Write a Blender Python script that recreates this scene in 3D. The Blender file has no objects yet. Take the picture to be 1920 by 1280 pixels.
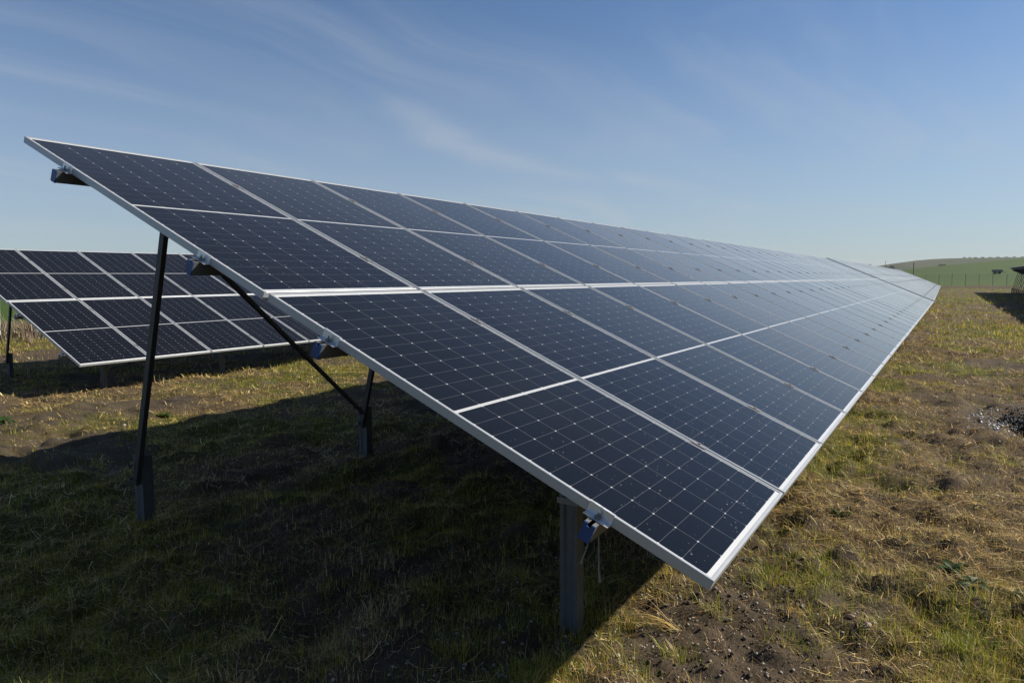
import bpy, math, random
import numpy as np
from mathutils import Vector, Matrix, Euler

random.seed(7)
rng = np.random.default_rng(11)
S = bpy.context.scene
COL = S.collection

# ---------------------------------------------------------------- camera
cam = bpy.data.cameras.new('camera')
cam.lens = 25.412
cam.sensor_width = 36.0
cam.clip_start = 0.05
cam.clip_end = 9000
camo = bpy.data.objects.new('camera', cam)
COL.objects.link(camo)
R_ = Vector((0.5194832, -0.8544480, -0.0074647))
U_ = Vector((0.0777821, 0.0385863, 0.9962234))
F_ = Vector((0.8509331, 0.5181019, -0.0865057))
camo.matrix_world = Matrix(((R_.x, U_.x, -F_.x, -2.10702), (R_.y, U_.y, -F_.y, -0.57776),
                            (R_.z, U_.z, -F_.z, 0.90920), (0, 0, 0, 1)))
S.camera = camo

# ---------------------------------------------------------------- light and sky
SUN = Vector((1.10, -1.23, 1.0)).normalized()
SUN_EL = math.asin(SUN.z)
SUN_ROT = math.atan2(SUN.x, SUN.y)
S.view_settings.view_transform = 'Standard'
S.view_settings.look = 'None'
S.view_settings.gamma = 1.0
S.view_settings.exposure = 0.78

sl = bpy.data.lights.new('sun', 'SUN')
sl.energy = 5.0
sl.angle = math.radians(0.5)
sl.color = (1.0, 0.905, 0.75)
so = bpy.data.objects.new('sun', sl)
so.rotation_euler = SUN.to_track_quat('Z', 'Y').to_euler()
so.location = (0, -20, 30)
COL.objects.link(so)


class N:
    """tiny node-graph helper"""
    def __init__(self, tree):
        self.t = tree
        self.n = tree.nodes
        self.l = tree.links

    def new(self, kind, **kw):
        nd = self.n.new(kind)
        for k, v in kw.items():
            setattr(nd, k, v)
        return nd

    def put(self, sock, v):
        if v is None:
            return
        if hasattr(v, 'is_output') or isinstance(v, bpy.types.NodeSocket):
            self.l.new(v, sock)
        else:
            if isinstance(v, (tuple, list)) and len(v) == 3 and sock.type == 'RGBA':
                v = (*v, 1.0)
            sock.default_value = v

    def m(self, op, a, b=None, c=None, clamp=False):
        nd = self.n.new('ShaderNodeMath')
        nd.operation = op
        nd.use_clamp = clamp
        self.put(nd.inputs[0], a)
        self.put(nd.inputs[1], b)
        self.put(nd.inputs[2], c)
        return nd.outputs[0]

    def mix(self, f, a, b):
        nd = self.n.new('ShaderNodeMix')
        nd.data_type = 'RGBA'
        self.put(nd.inputs[0], f)
        self.put(nd.inputs[6], a)
        self.put(nd.inputs[7], b)
        return nd.outputs[2]

    def noise(self, vec, scale, detail=3.0, rough=0.55, dist=0.0):
        nd = self.n.new('ShaderNodeTexNoise')
        self.put(nd.inputs['Vector'], vec)
        nd.inputs['Scale'].default_value = scale
        nd.inputs['Detail'].default_value = detail
        nd.inputs['Roughness'].default_value = rough
        nd.inputs['Distortion'].default_value = dist
        return nd.outputs['Fac']

    def ramp(self, v, lo, hi):
        nd = self.n.new('ShaderNodeMapRange')
        nd.interpolation_type = 'SMOOTHSTEP'
        self.put(nd.inputs[0], v)
        nd.inputs[1].default_value = lo
        nd.inputs[2].default_value = hi
        return nd.outputs[0]

    def mapping(self, vec, scale=(1, 1, 1), rot=(0, 0, 0)):
        nd = self.n.new('ShaderNodeMapping')
        self.put(nd.inputs['Vector'], vec)
        nd.inputs['Scale'].default_value = scale
        nd.inputs['Rotation'].default_value = rot
        return nd.outputs[0]


W = bpy.data.worlds.new('World')
S.world = W
W.use_nodes = True
g = N(W.node_tree)
W.node_tree.nodes.clear()
sky = g.new('ShaderNodeTexSky', sky_type='NISHITA', sun_disc=False)
sky.sun_elevation = SUN_EL
sky.sun_rotation = SUN_ROT
sky.altitude = 300
sky.air_density = 1.0
sky.dust_density = 0.6
sky.ozone_density = 3.6
tc = g.new('ShaderNodeTexCoord')
sx = g.new('ShaderNodeSeparateXYZ')
g.l.new(tc.outputs['Generated'], sx.inputs[0])
zc = g.m('MAXIMUM', sx.outputs[2], 0.03)
zc = g.m('ADD', zc, 0.10)
cx = g.new('ShaderNodeCombineXYZ')
g.put(cx.inputs[0], g.m('DIVIDE', sx.outputs[0], zc))
g.put(cx.inputs[1], g.m('DIVIDE', sx.outputs[1], zc))
cv = g.mapping(cx.outputs[0], (0.3, 1.3, 1), (0, 0, math.radians(100)))
warp = g.noise(g.mapping(cx.outputs[0], (0.6, 0.6, 1)), 1.0, 2, 0.5)
av = g.new('ShaderNodeVectorMath', operation='MULTIPLY_ADD')
g.l.new(warp, av.inputs[0]); av.inputs[1].default_value = (1.1, 1.1, 0); g.l.new(cv, av.inputs[2])
ov = g.new('ShaderNodeVectorMath', operation='ADD'); g.l.new(av.outputs[0], ov.inputs[0]); ov.inputs[1].default_value = (2, 11, 0)
c1 = g.noise(ov.outputs[0], 1.3, 8, 0.60, 0.5)
c2 = g.noise(g.mapping(cx.outputs[0], (0.55, 0.55, 1), (0, 0, 0.3)), 0.8, 3, 0.5, 0.4)
cl = g.m('MULTIPLY', g.ramp(c1, 0.40, 0.76), g.ramp(c2, 0.28, 0.62))
# one long curved wisp, as a band along a parabola on the cloud layer
wx = g.m('SUBTRACT', g.m('DIVIDE', sx.outputs[0], zc), 2.95)
wy = g.m('SUBTRACT', g.m('DIVIDE', sx.outputs[1], zc), 2.06)
wy = g.m('ADD', wy, g.m('MULTIPLY', g.m('MULTIPLY', wx, wx), 0.36))
wy = g.m('ADD', wy, g.m('MULTIPLY', g.m('SUBTRACT', g.noise(cx.outputs[0], 2.2, 5, 0.6), 0.5), 0.35))
wisp = g.m('EXPONENT', g.m('MULTIPLY', g.m('MULTIPLY', wy, wy), -42.0))
wisp = g.m('MULTIPLY', wisp, g.m('MULTIPLY', g.ramp(wx, -1.0, -0.1), g.ramp(wx, 1.9, 0.6)))
wisp = g.m('MULTIPLY', wisp, g.ramp(c1, 0.25, 0.65))
cl = g.m('ADD', g.m('MULTIPLY', cl, 0.31), g.m('MULTIPLY', c2, 0.12))
cl = g.m('ADD', cl, g.m('MULTIPLY', wisp, 0.20))
cl = g.m('MULTIPLY', cl, g.ramp(sx.outputs[2], 0.015, 0.12))
cl = g.m('ADD', cl, g.m('MULTIPLY', g.ramp(sx.outputs[2], 0.36, 0.0), 0.50))
cl = g.m('MINIMUM', cl, 1.0)
tint = g.new('ShaderNodeMix', data_type='RGBA', blend_type='MULTIPLY')
tint.inputs[0].default_value = 1.0
g.l.new(sky.outputs[0], tint.inputs[6])
tint.inputs[7].default_value = (0.80, 0.99, 1.16, 1)
cloud_col = g.mix(cl, tint.outputs[2], (5.5, 6.1, 6.8))
bg = g.new('ShaderNodeBackground')
g.put(bg.inputs[0], cloud_col)
bg.inputs[1].default_value = 0.051
wo = g.new('ShaderNodeOutputWorld')
g.l.new(bg.outputs[0], wo.inputs[0])

# ---------------------------------------------------------------- tagging helpers

def tag(o, label=None, cat=None, group=None, kind=None):
    if label:
        o['label'] = label
    if cat:
        o['category'] = cat
    if group:
        o['group'] = group
    if kind:
        o['kind'] = kind
    return o


def empty(name, loc, rot=(0, 0, 0)):
    o = bpy.data.objects.new(name, None)
    o.location = loc
    o.rotation_euler = rot
    o.empty_display_size = 0.2
    COL.objects.link(o)
    return o


class MB:
    """mesh builder"""
    def __init__(self):
        self.v = []
        self.f = []
        self.mi = []

    def quad(self, pts, mi=0):
        b = len(self.v)
        self.v += [tuple(p) for p in pts]
        self.f.append(tuple(range(b, b + len(pts))))
        self.mi.append(mi)

    def box(self, x0, x1, y0, y1, z0, z1, mi=0, fn=None):
        P = [(x0, y0, z0), (x1, y0, z0), (x1, y1, z0), (x0, y1, z0), (x0, y0, z1), (x1, y0, z1), (x1, y1, z1), (x0, y1, z1)]
        if fn:
            P = [fn(*p) for p in P]
        b = len(self.v)
        self.v += P
        for q in ((0, 3, 2, 1), (4, 5, 6, 7), (0, 1, 5, 4), (1, 2, 6, 5), (2, 3, 7, 6), (3, 0, 4, 7)):
            self.f.append(tuple(b + i for i in q))
            self.mi.append(mi)

    def prism(self, prof, A, B, ux, uy, mi=0, cap=True):
        """extrude a closed 2-D profile (list of (a,b)) from A to B; ux, uy span the profile plane"""
        A, B, ux, uy = Vector(A), Vector(B), Vector(ux), Vector(uy)
        b = len(self.v)
        n = len(prof)
        for P in (A, B):
            for (a, c) in prof:
                self.v.append(tuple(P + ux * a + uy * c))
        for i in range(n):
            j = (i + 1) % n
            self.f.append((b + i, b + j, b + n + j, b + n + i))
            self.mi.append(mi)
        if cap:
            self.f.append(tuple(b + i for i in reversed(range(n))))
            self.f.append(tuple(b + n + i for i in range(n)))
            self.mi += [mi, mi]

    def tube(self, pts, r, n=6, mi=0):
        pts = [Vector(p) for p in pts]
        rings = []
        for i, p in enumerate(pts):
            d = (pts[min(i + 1, len(pts) - 1)] - pts[max(i - 1, 0)]).normalized()
            a = d.orthogonal().normalized()
            c = d.cross(a)
            rr = r[i] if isinstance(r, (list, tuple)) else r
            rings.append(len(self.v))
            for k in range(n):
                t = 2 * math.pi * k / n
                self.v.append(tuple(p + (a * math.cos(t) + c * math.sin(t)) * rr))
        for i in range(len(pts) - 1):
            for k in range(n):
                j = (k + 1) % n
                self.f.append((rings[i] + k, rings[i] + j, rings[i + 1] + j, rings[i + 1] + k))
                self.mi.append(mi)
        self.f.append(tuple(rings[0] + k for k in reversed(range(n))))
        self.f.append(tuple(rings[-1] + k for k in range(n)))
        self.mi += [mi, mi]

    def mesh(self, name, mats):
        me = bpy.data.meshes.new(name)
        me.from_pydata(self.v, [], self.f)
        for m_ in (mats if isinstance(mats, (list, tuple)) else [mats]):
            me.materials.append(m_)
        me.polygons.foreach_set('material_index', self.mi)
        me.update()
        return me

    def build(self, name, mats, parent=None, smooth=False):
        me = self.mesh(name, mats)
        if smooth:
            me.polygons.foreach_set('use_smooth', [True] * len(me.polygons))
        return link(name, me, parent)


def link(name, me, parent=None, loc=None, rot=None):
    o = bpy.data.objects.new(name, me)
    COL.objects.link(o)
    if parent is not None:
        o.parent = parent
    if loc is not None:
        o.location = loc
    if rot is not None:
        o.rotation_euler = rot
    return o


def fast_mesh(name, V, Fq, mats, cols=None, smooth=False, mi=None):
    """numpy mesh; Fq is (n,k) with k = 3 or 4"""
    me = bpy.data.meshes.new(name)
    V = np.ascontiguousarray(V, dtype=np.float32)
    Fq = np.ascontiguousarray(Fq, dtype=np.int32)
    k = Fq.shape[1]
    me.vertices.add(len(V))
    me.vertices.foreach_set('co', V.ravel())
    me.loops.add(Fq.size)
    me.loops.foreach_set('vertex_index', Fq.ravel())
    me.polygons.add(len(Fq))
    me.polygons.foreach_set('loop_start', np.arange(0, Fq.size, k, dtype=np.int32))
    me.polygons.foreach_set('loop_total', np.full(len(Fq), k, dtype=np.int32))
    if smooth:
        me.polygons.foreach_set('use_smooth', np.ones(len(Fq), dtype=bool))
    for m_ in (mats if isinstance(mats, (list, tuple)) else [mats]):
        me.materials.append(m_)
    if mi is not None:
        me.polygons.foreach_set('material_index', mi)
    me.update(calc_edges=True)
    if cols is not None:
        for nm, c in cols.items():
            at = me.color_attributes.new(nm, 'FLOAT_COLOR', 'POINT')
            c4 = np.ones((len(V), 4), dtype=np.float32)
            c4[:, :3] = c
            at.data.foreach_set('color', c4.ravel())
    return me

# ---------------------------------------------------------------- numpy noise and terrain

def _hash(ix, iy, seed):
    h = (ix.astype(np.int64) * 374761393 + iy.astype(np.int64) * 668265263 + seed * 974711) & 0x7fffffff
    h = ((h ^ (h >> 13)) * 1274126177) & 0x7fffffff
    h = h ^ (h >> 16)
    return (h & 0xffff) / 65535.0


def vn(x, y, f, seed):
    x = np.asarray(x, dtype=np.float64) * f + 1000.3
    y = np.asarray(y, dtype=np.float64) * f + 1000.7
    ix, iy = np.floor(x), np.floor(y)
    fx, fy = x - ix, y - iy
    fx = fx * fx * (3 - 2 * fx)
    fy = fy * fy * (3 - 2 * fy)
    a = _hash(ix, iy, seed)
    b = _hash(ix + 1, iy, seed)
    c = _hash(ix, iy + 1, seed)
    d = _hash(ix + 1, iy + 1, seed)
    return (a * (1 - fx) + b * fx) * (1 - fy) + (c * (1 - fx) + d * fx) * fy


def fbm(x, y, f, seed, o=4):
    s, a, t = 0, 1.0, 0
    for i in range(o):
        s = s + a * vn(x, y, f * 2.03 ** i, seed + i * 17)
        t += a
        a *= 0.55
    return s / t


def sst(x, a, b):
    t = np.clip((x - a) / (b - a), 0, 1)
    return t * t * (3 - 2 * t)


def ground_flat(x, y):
    x = np.asarray(x, dtype=np.float64)
    y = np.asarray(y, dtype=np.float64)
    return -0.52 - 0.0027 * np.maximum(x, 0) - 0.017 * np.maximum(y, 0) - 0.012 * np.maximum(-y, 0)


def ground_z(x, y):
    z = ground_flat(x, y)
    d = np.hypot(x + 2.1, y + 0.6)
    near = 1 - sst(d, 30, 90)
    z = z + near * 0.12 * (fbm(x, y, 0.45, 3, 3) - 0.5)
    z = z + near * 0.14 * (fbm(x, y, 2.6, 31, 4) - 0.5) * (1 - 0.6 * np.exp(-(((x - 0.55) / 1.0) ** 2 + ((y - 0.1) / 0.7) ** 2)))
    cl = vn(x, y, 14.0, 57)
    z = z + (1 - sst(d, 5, 14)) * 0.040 * (cl * cl - 0.3)
    z = z + (1 - sst(d, 3, 7)) * 0.020 * (vn(x, y, 38.0, 58) - 0.5)
    rough = (1 - sst(d, 8, 22)) * (0.35 + 0.65 * (1 - np.exp(-(((x - 0.55) / 0.9) ** 2 + ((y - 0.1) / 0.6) ** 2))))
    z = z - rough * 0.055 * sst(vn(x, y, 3.1, 61), 0.66, 0.92) + rough * 0.050 * sst(vn(x, y, 4.3, 62), 0.62, 0.92)
    # soil bank in front of the far fence
    z = z + 0.42 * np.exp(-((x - 113 - 1.2 * (fbm(x, y, 0.2, 71, 2) - 0.5)) / 1.0) ** 2) * (0.5 + fbm(x, y, 0.5, 77, 3))
    return z


def bare_w(x, y):
    """bare crumbly soil around the near end of the row"""
    b = np.clip(1.5 * np.exp(-(((x - 0.55) / 0.85) ** 2 + ((y - 0.12) / 0.50) ** 2)), 0, 1.1)
    b2 = np.exp(-(((x - 0.1) / 1.1) ** 2 + ((y - 1.5) / 1.2) ** 2)) * 0.8
    pt = sst(fbm(x, y, 0.55, 91, 3), 0.56, 0.72) * 0.85
    b3 = np.exp(-(((x - 6.9) / 1.6) ** 2 + ((y + 1.3) / 0.8) ** 2)) * 0.9
    leftsoil = np.exp(-(((x - 2.6) / 1.8) ** 2 + ((y - 7.4) / 0.45) ** 2)) * 0.35
    farleft = sst(y, 14.5, 16.5) * (1 - sst(y, 19, 21)) * 0.85
    return np.clip(np.maximum.reduce([b, b2, pt, b3, leftsoil, farleft]) + 0.5 * (fbm(x, y, 2.2, 95, 3) - 0.5), 0, 1)


def green_w(x, y):
    gsm = fbm(x, y, 0.8, 131, 4)
    big = fbm(x, y, 0.12, 151, 3)
    gw = sst(gsm + 0.45 * (big - 0.5), 0.40, 0.60)
    patch = np.exp(-(((x - 1.35) / 0.45) ** 2 + ((y + 0.02) / 0.33) ** 2)) \
        + np.exp(-(((x - 1.2) / 0.5) ** 2 + ((y + 0.75) / 0.25) ** 2))
    lane = sst(x, 14, 26) * np.exp(-((y + 1.2) / 1.4) ** 2) * 0.35 + 0.55 * np.exp(-((y - 8.5) / 0.8) ** 2) * (x < 14)
    gw = np.clip(gw + patch * 0.8 + lane, 0, 1)
    gw = np.where((y > 20.0) & (y < 24), np.maximum(gw, 0.75), gw)
    gw = np.where((x > 98), np.maximum(gw, 1.0), gw)
    return gw

# ---------------------------------------------------------------- materials

def new_mat(name):
    m_ = bpy.data.materials.new(name)
    m_.use_nodes = True
    m_.node_tree.nodes.clear()
    G_ = N(m_.node_tree)
    out = G_.new('ShaderNodeOutputMaterial')
    return m_, G_, out


def principled(G_, out, col, rough=0.6, metal=0.0, bump=None, bump_d=0.002, spec=0.5):
    b = G_.new('ShaderNodeBsdfPrincipled')
    G_.put(b.inputs['Base Color'], col)
    G_.put(b.inputs['Roughness'], rough)
    G_.put(b.inputs['Metallic'], metal)
    b.inputs['Specular IOR Level'].default_value = spec
    if bump is not None:
        bn = G_.new('ShaderNodeBump')
        bn.inputs['Strength'].default_value = 1.0
        bn.inputs['Distance'].default_value = bump_d
        G_.put(bn.inputs['Height'], bump)
        G_.l.new(bn.outputs[0], b.inputs['Normal'])
    G_.l.new(b.outputs[0], out.inputs[0])
    return b


def simple(name, col, rough=0.6, metal=0.0, var=0.15, scale=12.0, spec=0.5, bump_d=0.0):
    m_, G_, out = new_mat(name)
    t = G_.new('ShaderNodeTexCoord')
    n = G_.noise(t.outputs['Object'], scale, 4)
    n2 = G_.noise(t.outputs['Object'], scale * 7.3, 2)
    f = G_.m('ADD', G_.m('MULTIPLY', n, 0.7), G_.m('MULTIPLY', n2, 0.3))
    c = G_.mix(f, tuple(x * (1 - var) for x in col), tuple(min(1, x * (1 + var)) for x in col))
    r = G_.m('ADD', rough - 0.08, G_.m('MULTIPLY', n, 0.16))
    principled(G_, out, c, r, metal, f if bump_d else None, bump_d, spec)
    return m_


def galvanised(name, col, rough=0.45, metal=0.85):
    m_, G_, out = new_mat(name)
    t = G_.new('ShaderNodeTexCoord')
    v = G_.new('ShaderNodeTexVoronoi')
    G_.l.new(t.outputs['Object'], v.inputs['Vector'])
    v.inputs['Scale'].default_value = 55
    n = G_.noise(t.outputs['Object'], 6, 5)
    st = G_.noise(G_.mapping(t.outputs['Object'], (18, 18, 1.2)), 3.0, 3)
    f = G_.m('ADD', G_.m('MULTIPLY', v.outputs['Color'], 0.35), G_.m('ADD', G_.m('MULTIPLY', n, 0.4), G_.m('MULTIPLY', st, 0.25)))
    c = G_.mix(f, tuple(x * 0.68 for x in col), tuple(min(1, x * 1.25) for x in col))
    principled(G_, out, c, G_.m('ADD', rough - 0.1, G_.m('MULTIPLY', f, 0.25)), metal)
    return m_


M = {}
M['alu'] = simple('anodised_aluminium', (0.35, 0.375, 0.41), 0.40, 0.3, 0.06, 9)
M['clamp'] = simple('clamp_aluminium', (0.17, 0.175, 0.19), 0.5, 0.3, 0.12, 40)
M['bracket'] = galvanised('bracket_steel', (0.66, 0.68, 0.70), 0.4, 0.75)
M['rail'] = galvanised('rail_steel', (0.17, 0.172, 0.178), 0.48, 0.65)
M['pile'] = galvanised('pile_steel', (0.095, 0.11, 0.125), 0.5, 0.5)
M['post'] = galvanised('post_steel', (0.06, 0.065, 0.07), 0.5, 0.6)
M['cap'] = simple('blue_plastic', (0.002, 0.036, 0.15), 0.45, 0, 0.15, 30)
M['cord'] = simple('cord_fibre', (0.22, 0.21, 0.19), 0.8, 0, 0.2, 60)
M['bolt'] = simple('bolt_zinc', (0.22, 0.24, 0.26), 0.4, 0.9, 0.1, 60)

PW, PH, PT = 1.038, 2.10, 0.035
GAP = 0.02
PITCH = 1.0578


def cell_material():
    m_, G_, out = new_mat('solar_cells_under_glass')
    t = G_.new('ShaderNodeTexCoord')
    s = G_.new('ShaderNodeSeparateXYZ')
    G_.l.new(t.outputs['Object'], s.inputs[0])
    X, Y = s.outputs[0], s.outputs[1]
    x0 = 0.0195
    px = (PW - 2 * x0) / 6
    ylo = 0.030
    gap = 0.0075
    py = (PH / 2 - gap - ylo) / 12
    u = G_.m('SUBTRACT', X, x0)
    fu = G_.m('FRACT', G_.m('DIVIDE', u, px))
    du = G_.m('MULTIPLY', G_.m('MINIMUM', fu, G_.m('SUBTRACT', 1.0, fu)), px)
    # mirrored about the middle bar
    yh = G_.m('SUBTRACT', PH / 2, G_.m('ABSOLUTE', G_.m('SUBTRACT', Y, PH / 2)))
    w = G_.m('SUBTRACT', yh, ylo)
    fw = G_.m('FRACT', G_.m('DIVIDE', w, py))
    dw = G_.m('MULTIPLY', G_.m('MINIMUM', fw, G_.m('SUBTRACT', 1.0, fw)), py)
    lu = G_.m('LESS_THAN', du, 0.0011)
    lw = G_.m('LESS_THAN', dw, 0.0008)
    dia = G_.m('LESS_THAN', G_.m('ADD', du, dw), 0.0047)
    mx = G_.m('LESS_THAN', G_.m('MINIMUM', X, G_.m('SUBTRACT', PW, X)), x0)
    my = G_.m('LESS_THAN', yh, ylo)
    mc0 = G_.m('GREATER_THAN', yh, PH / 2 - gap)
    mc1 = G_.m('GREATER_THAN', yh, PH / 2 - 0.0016)
    band = G_.m('SUBTRACT', mc0, G_.m('MULTIPLY', mc1, 0.55))
    line = G_.m('MAXIMUM', G_.m('MULTIPLY', lu, 0.17), G_.m('MULTIPLY', lw, 0.14))
    line = G_.m('MAXIMUM', line, dia)
    white = G_.m('MAXIMUM', G_.m('MAXIMUM', mx, my), G_.m('MAXIMUM', band, line))
    # busbars run along the module
    fb = G_.m('FRACT', G_.m('ADD', G_.m('MULTIPLY', fu, 9.0), 0.5))
    db = G_.m('ABSOLUTE', G_.m('SUBTRACT', fb, 0.5))
    bus = G_.m('MULTIPLY', G_.m('LESS_THAN', db, 0.045), 0.07)
    oi = G_.new('ShaderNodeObjectInfo')
    ci = G_.new('ShaderNodeCombineXYZ')
    G_.put(ci.inputs[0], G_.m('FLOOR', G_.m('DIVIDE', u, px)))
    G_.put(ci.inputs[1], G_.m('FLOOR', G_.m('DIVIDE', Y, py)))
    G_.put(ci.inputs[2], G_.m('MULTIPLY', oi.outputs['Random'], 97.0))
    wn = G_.new('ShaderNodeTexWhiteNoise')
    G_.l.new(ci.outputs[0], wn.inputs['Vector'])
    cell = G_.mix(wn.outputs['Value'], (0.0016, 0.0018, 0.0040), (0.0026, 0.0028, 0.0058))
    cell = G_.mix(oi.outputs['Random'], cell, G_.mix(0.5, cell, (0.0018, 0.0034, 0.0062)))
    cell = G_.mix(bus, cell, (0.10, 0.105, 0.125))
    col = G_.mix(white, cell, (0.46, 0.48, 0.51))
    # dust: faint film and specks
    off = G_.new('ShaderNodeVectorMath', operation='ADD')
    G_.l.new(t.outputs['Object'], off.inputs[0])
    cmb = G_.new('ShaderNodeCombineXYZ')
    G_.put(cmb.inputs[0], G_.m('MULTIPLY', oi.outputs['Random'], 41.0))
    G_.l.new(cmb.outputs[0], off.inputs[1])
    vo = G_.new('ShaderNodeTexVoronoi')
    G_.l.new(off.outputs[0], vo.inputs['Vector'])
    vo.inputs['Scale'].default_value = 72
    vc = G_.new('ShaderNodeSeparateColor')
    G_.l.new(vo.outputs['Color'], vc.inputs[0])
    rad = G_.m('MULTIPLY', G_.m('POWER', vc.outputs[0], 5.0), 0.21)
    near = G_.noise(off.outputs[0], 3.0, 3)
    # more specks towards the lower edge of a module
    lowm = G_.m('ADD', 0.35, G_.m('MULTIPLY', G_.ramp(Y, 1.3, 0.1), 0.9))
    speck = G_.m('LESS_THAN', vo.outputs['Distance'], G_.m('MULTIPLY', rad, lowm))
    speck = G_.m('MULTIPLY', speck, G_.ramp(near, 0.34, 0.58))
    film = G_.m('MULTIPLY', G_.noise(off.outputs[0], 1.6, 5, 0.6), 0.011)
    col = G_.mix(film, col, (0.40, 0.36, 0.30))
    col = G_.mix(G_.m('MULTIPLY', speck, 0.34), col, (0.55, 0.55, 0.55))
    b = G_.new('ShaderNodeBsdfPrincipled')
    G_.put(b.inputs['Base Color'], col)
    G_.put(b.inputs['Roughness'], G_.m('ADD', 0.08, G_.m('MULTIPLY', near, 0.06)))
    b.inputs['IOR'].default_value = 1.21
    # a thin dust film: its optical depth grows as the glass is seen more edge-on
    fz_ = G_.new('ShaderNodeFresnel')
    fz_.inputs['IOR'].default_value = 1.06
    dd = G_.new('ShaderNodeBsdfDiffuse')
    dd.inputs['Color'].default_value = (0.38, 0.43, 0.49, 1)
    ms = G_.new('ShaderNodeMixShader')
    streak = G_.noise(G_.mapping(off.outputs[0], (22, 1.1, 1)), 1.0, 4, 0.6)
    amt = G_.m('MULTIPLY', G_.m('ADD', 0.30, G_.m('ADD', G_.m('MULTIPLY', near, 0.22), G_.m('MULTIPLY', streak, 0.34))), G_.m('ADD', 0.84, G_.m('MULTIPLY', oi.outputs['Random'], 0.32)))
    G_.put(ms.inputs[0], G_.m('MULTIPLY', G_.m('POWER', fz_.outputs[0], 1.2), amt))
    G_.l.new(b.outputs[0], ms.inputs[1])
    G_.l.new(dd.outputs[0], ms.inputs[2])
    G_.l.new(ms.outputs[0], out.inputs[0])
    return m_


M['cells'] = cell_material()
M['back'] = simple('panel_back', (0.035, 0.038, 0.05), 0.5, 0, 0.1, 8)


def ground_material():
    m_, G_, out = new_mat('soil_with_straw')
    t = G_.new('ShaderNodeTexCoord')
    P = t.outputs['Object']
    a = G_.new('ShaderNodeVertexColor', layer_name='cover')
    sc = G_.new('ShaderNodeSeparateColor')
    G_.l.new(a.outputs[0], sc.inputs[0])
    bare, green, straw = sc.outputs[0], sc.outputs[1], sc.outputs[2]
    n1 = G_.noise(P, 9, 5, 0.6)
    n2 = G_.noise(P, 70, 4, 0.65)
    n3 = G_.noise(P, 1.4, 4)
    fib1 = G_.noise(G_.mapping(P, (260, 26, 60), (0, 0, 0.5)), 1.0, 3, 0.6, 0.6)
    fib2 = G_.noise(G_.mapping(P, (24, 230, 60), (0, 0, -0.35)), 1.0, 3, 0.6, 0.6)
    fib = G_.m('MAXIMUM', fib1, fib2)
    soil = G_.mix(n2, (0.022, 0.017, 0.013), (0.125, 0.098, 0.073))
    soil = G_.mix(G_.ramp(n1, 0.35, 0.7), soil, (0.060, 0.046, 0.034))
    dry = G_.mix(G_.ramp(fib, 0.47, 0.70), (0.026, 0.018, 0.010), (0.26, 0.18, 0.080))  # straw cover toned down: soil shadow between the blades is put into the colour
    dry = G_.mix(G_.ramp(n3, 0.35, 0.7), dry, G_.mix(0.5, dry, (0.20, 0.135, 0.06)))
    grn = G_.mix(G_.ramp(fib, 0.40, 0.72), (0.018, 0.021, 0.006), (0.15, 0.145, 0.032))  # green cover also carries painted shadow between its blades
    sw = G_.m('MULTIPLY', straw, G_.ramp(G_.m('ADD', G_.m('MULTIPLY', n1, 0.6), G_.m('MULTIPLY', n2, 0.4)), 0.36, 0.56))
    c = G_.mix(sw, soil, dry)
    gw = G_.m('MULTIPLY', green, G_.ramp(G_.m('ADD', n1, G_.m('MULTIPLY', G_.ramp(green, 0.85, 1.0), 0.3)), 0.36, 0.56))
    c = G_.mix(gw, c, grn)
    c = G_.mix(G_.m('MULTIPLY', bare, 0.85), c, soil)
    h = G_.m('ADD', G_.m('MULTIPLY', n2, 0.7), G_.m('MULTIPLY', fib, 0.6))
    principled(G_, out, c, 0.95, 0, h, 0.012, 0.15)
    return m_


M['ground'] = ground_material()


def field_material():
    m_, G_, out = new_mat('young_crop_field')
    t = G_.new('ShaderNodeTexCoord')
    P = t.outputs['Object']
    n = G_.noise(P, 0.010, 4)
    n2 = G_.noise(G_.mapping(P, (0.02, 0.5, 1), (0, 0, 0.2)), 1.0, 4)
    n3 = G_.noise(P, 1.3, 4, 0.7)
    c = G_.mix(G_.ramp(n, 0.35, 0.65), (0.026, 0.070, 0.002), (0.040, 0.082, 0.003))
    c = G_.mix(G_.m('MULTIPLY', G_.ramp(n2, 0.45, 0.75), 0.4), c, (0.060, 0.062, 0.016))
    c = G_.mix(G_.m('MULTIPLY', n3, 0.4), c, (0.026, 0.038, 0.006))
    principled(G_, out, c, 0.9, 0, n3, 0.12, 0.2)
    return m_


def hill_material():
    m_, G_, out = new_mat('far_pasture')
    t = G_.new('ShaderNodeTexCoord')
    P = t.outputs['Object']
    n = G_.noise(G_.mapping(P, (0.004, 0.012, 0.05)), 1.0, 5)
    n2 = G_.noise(P, 0.05, 3)
    c = G_.mix(G_.ramp(n, 0.35, 0.65), (0.040, 0.056, 0.026), (0.070, 0.074, 0.038))
    c = G_.mix(G_.m('MULTIPLY', n2, 0.4), c, (0.06, 0.07, 0.04))
    principled(G_, out, c, 0.95, 0, None, 0, 0.1)
    return m_


M['field'] = field_material()
M['hill'] = hill_material()


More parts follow.
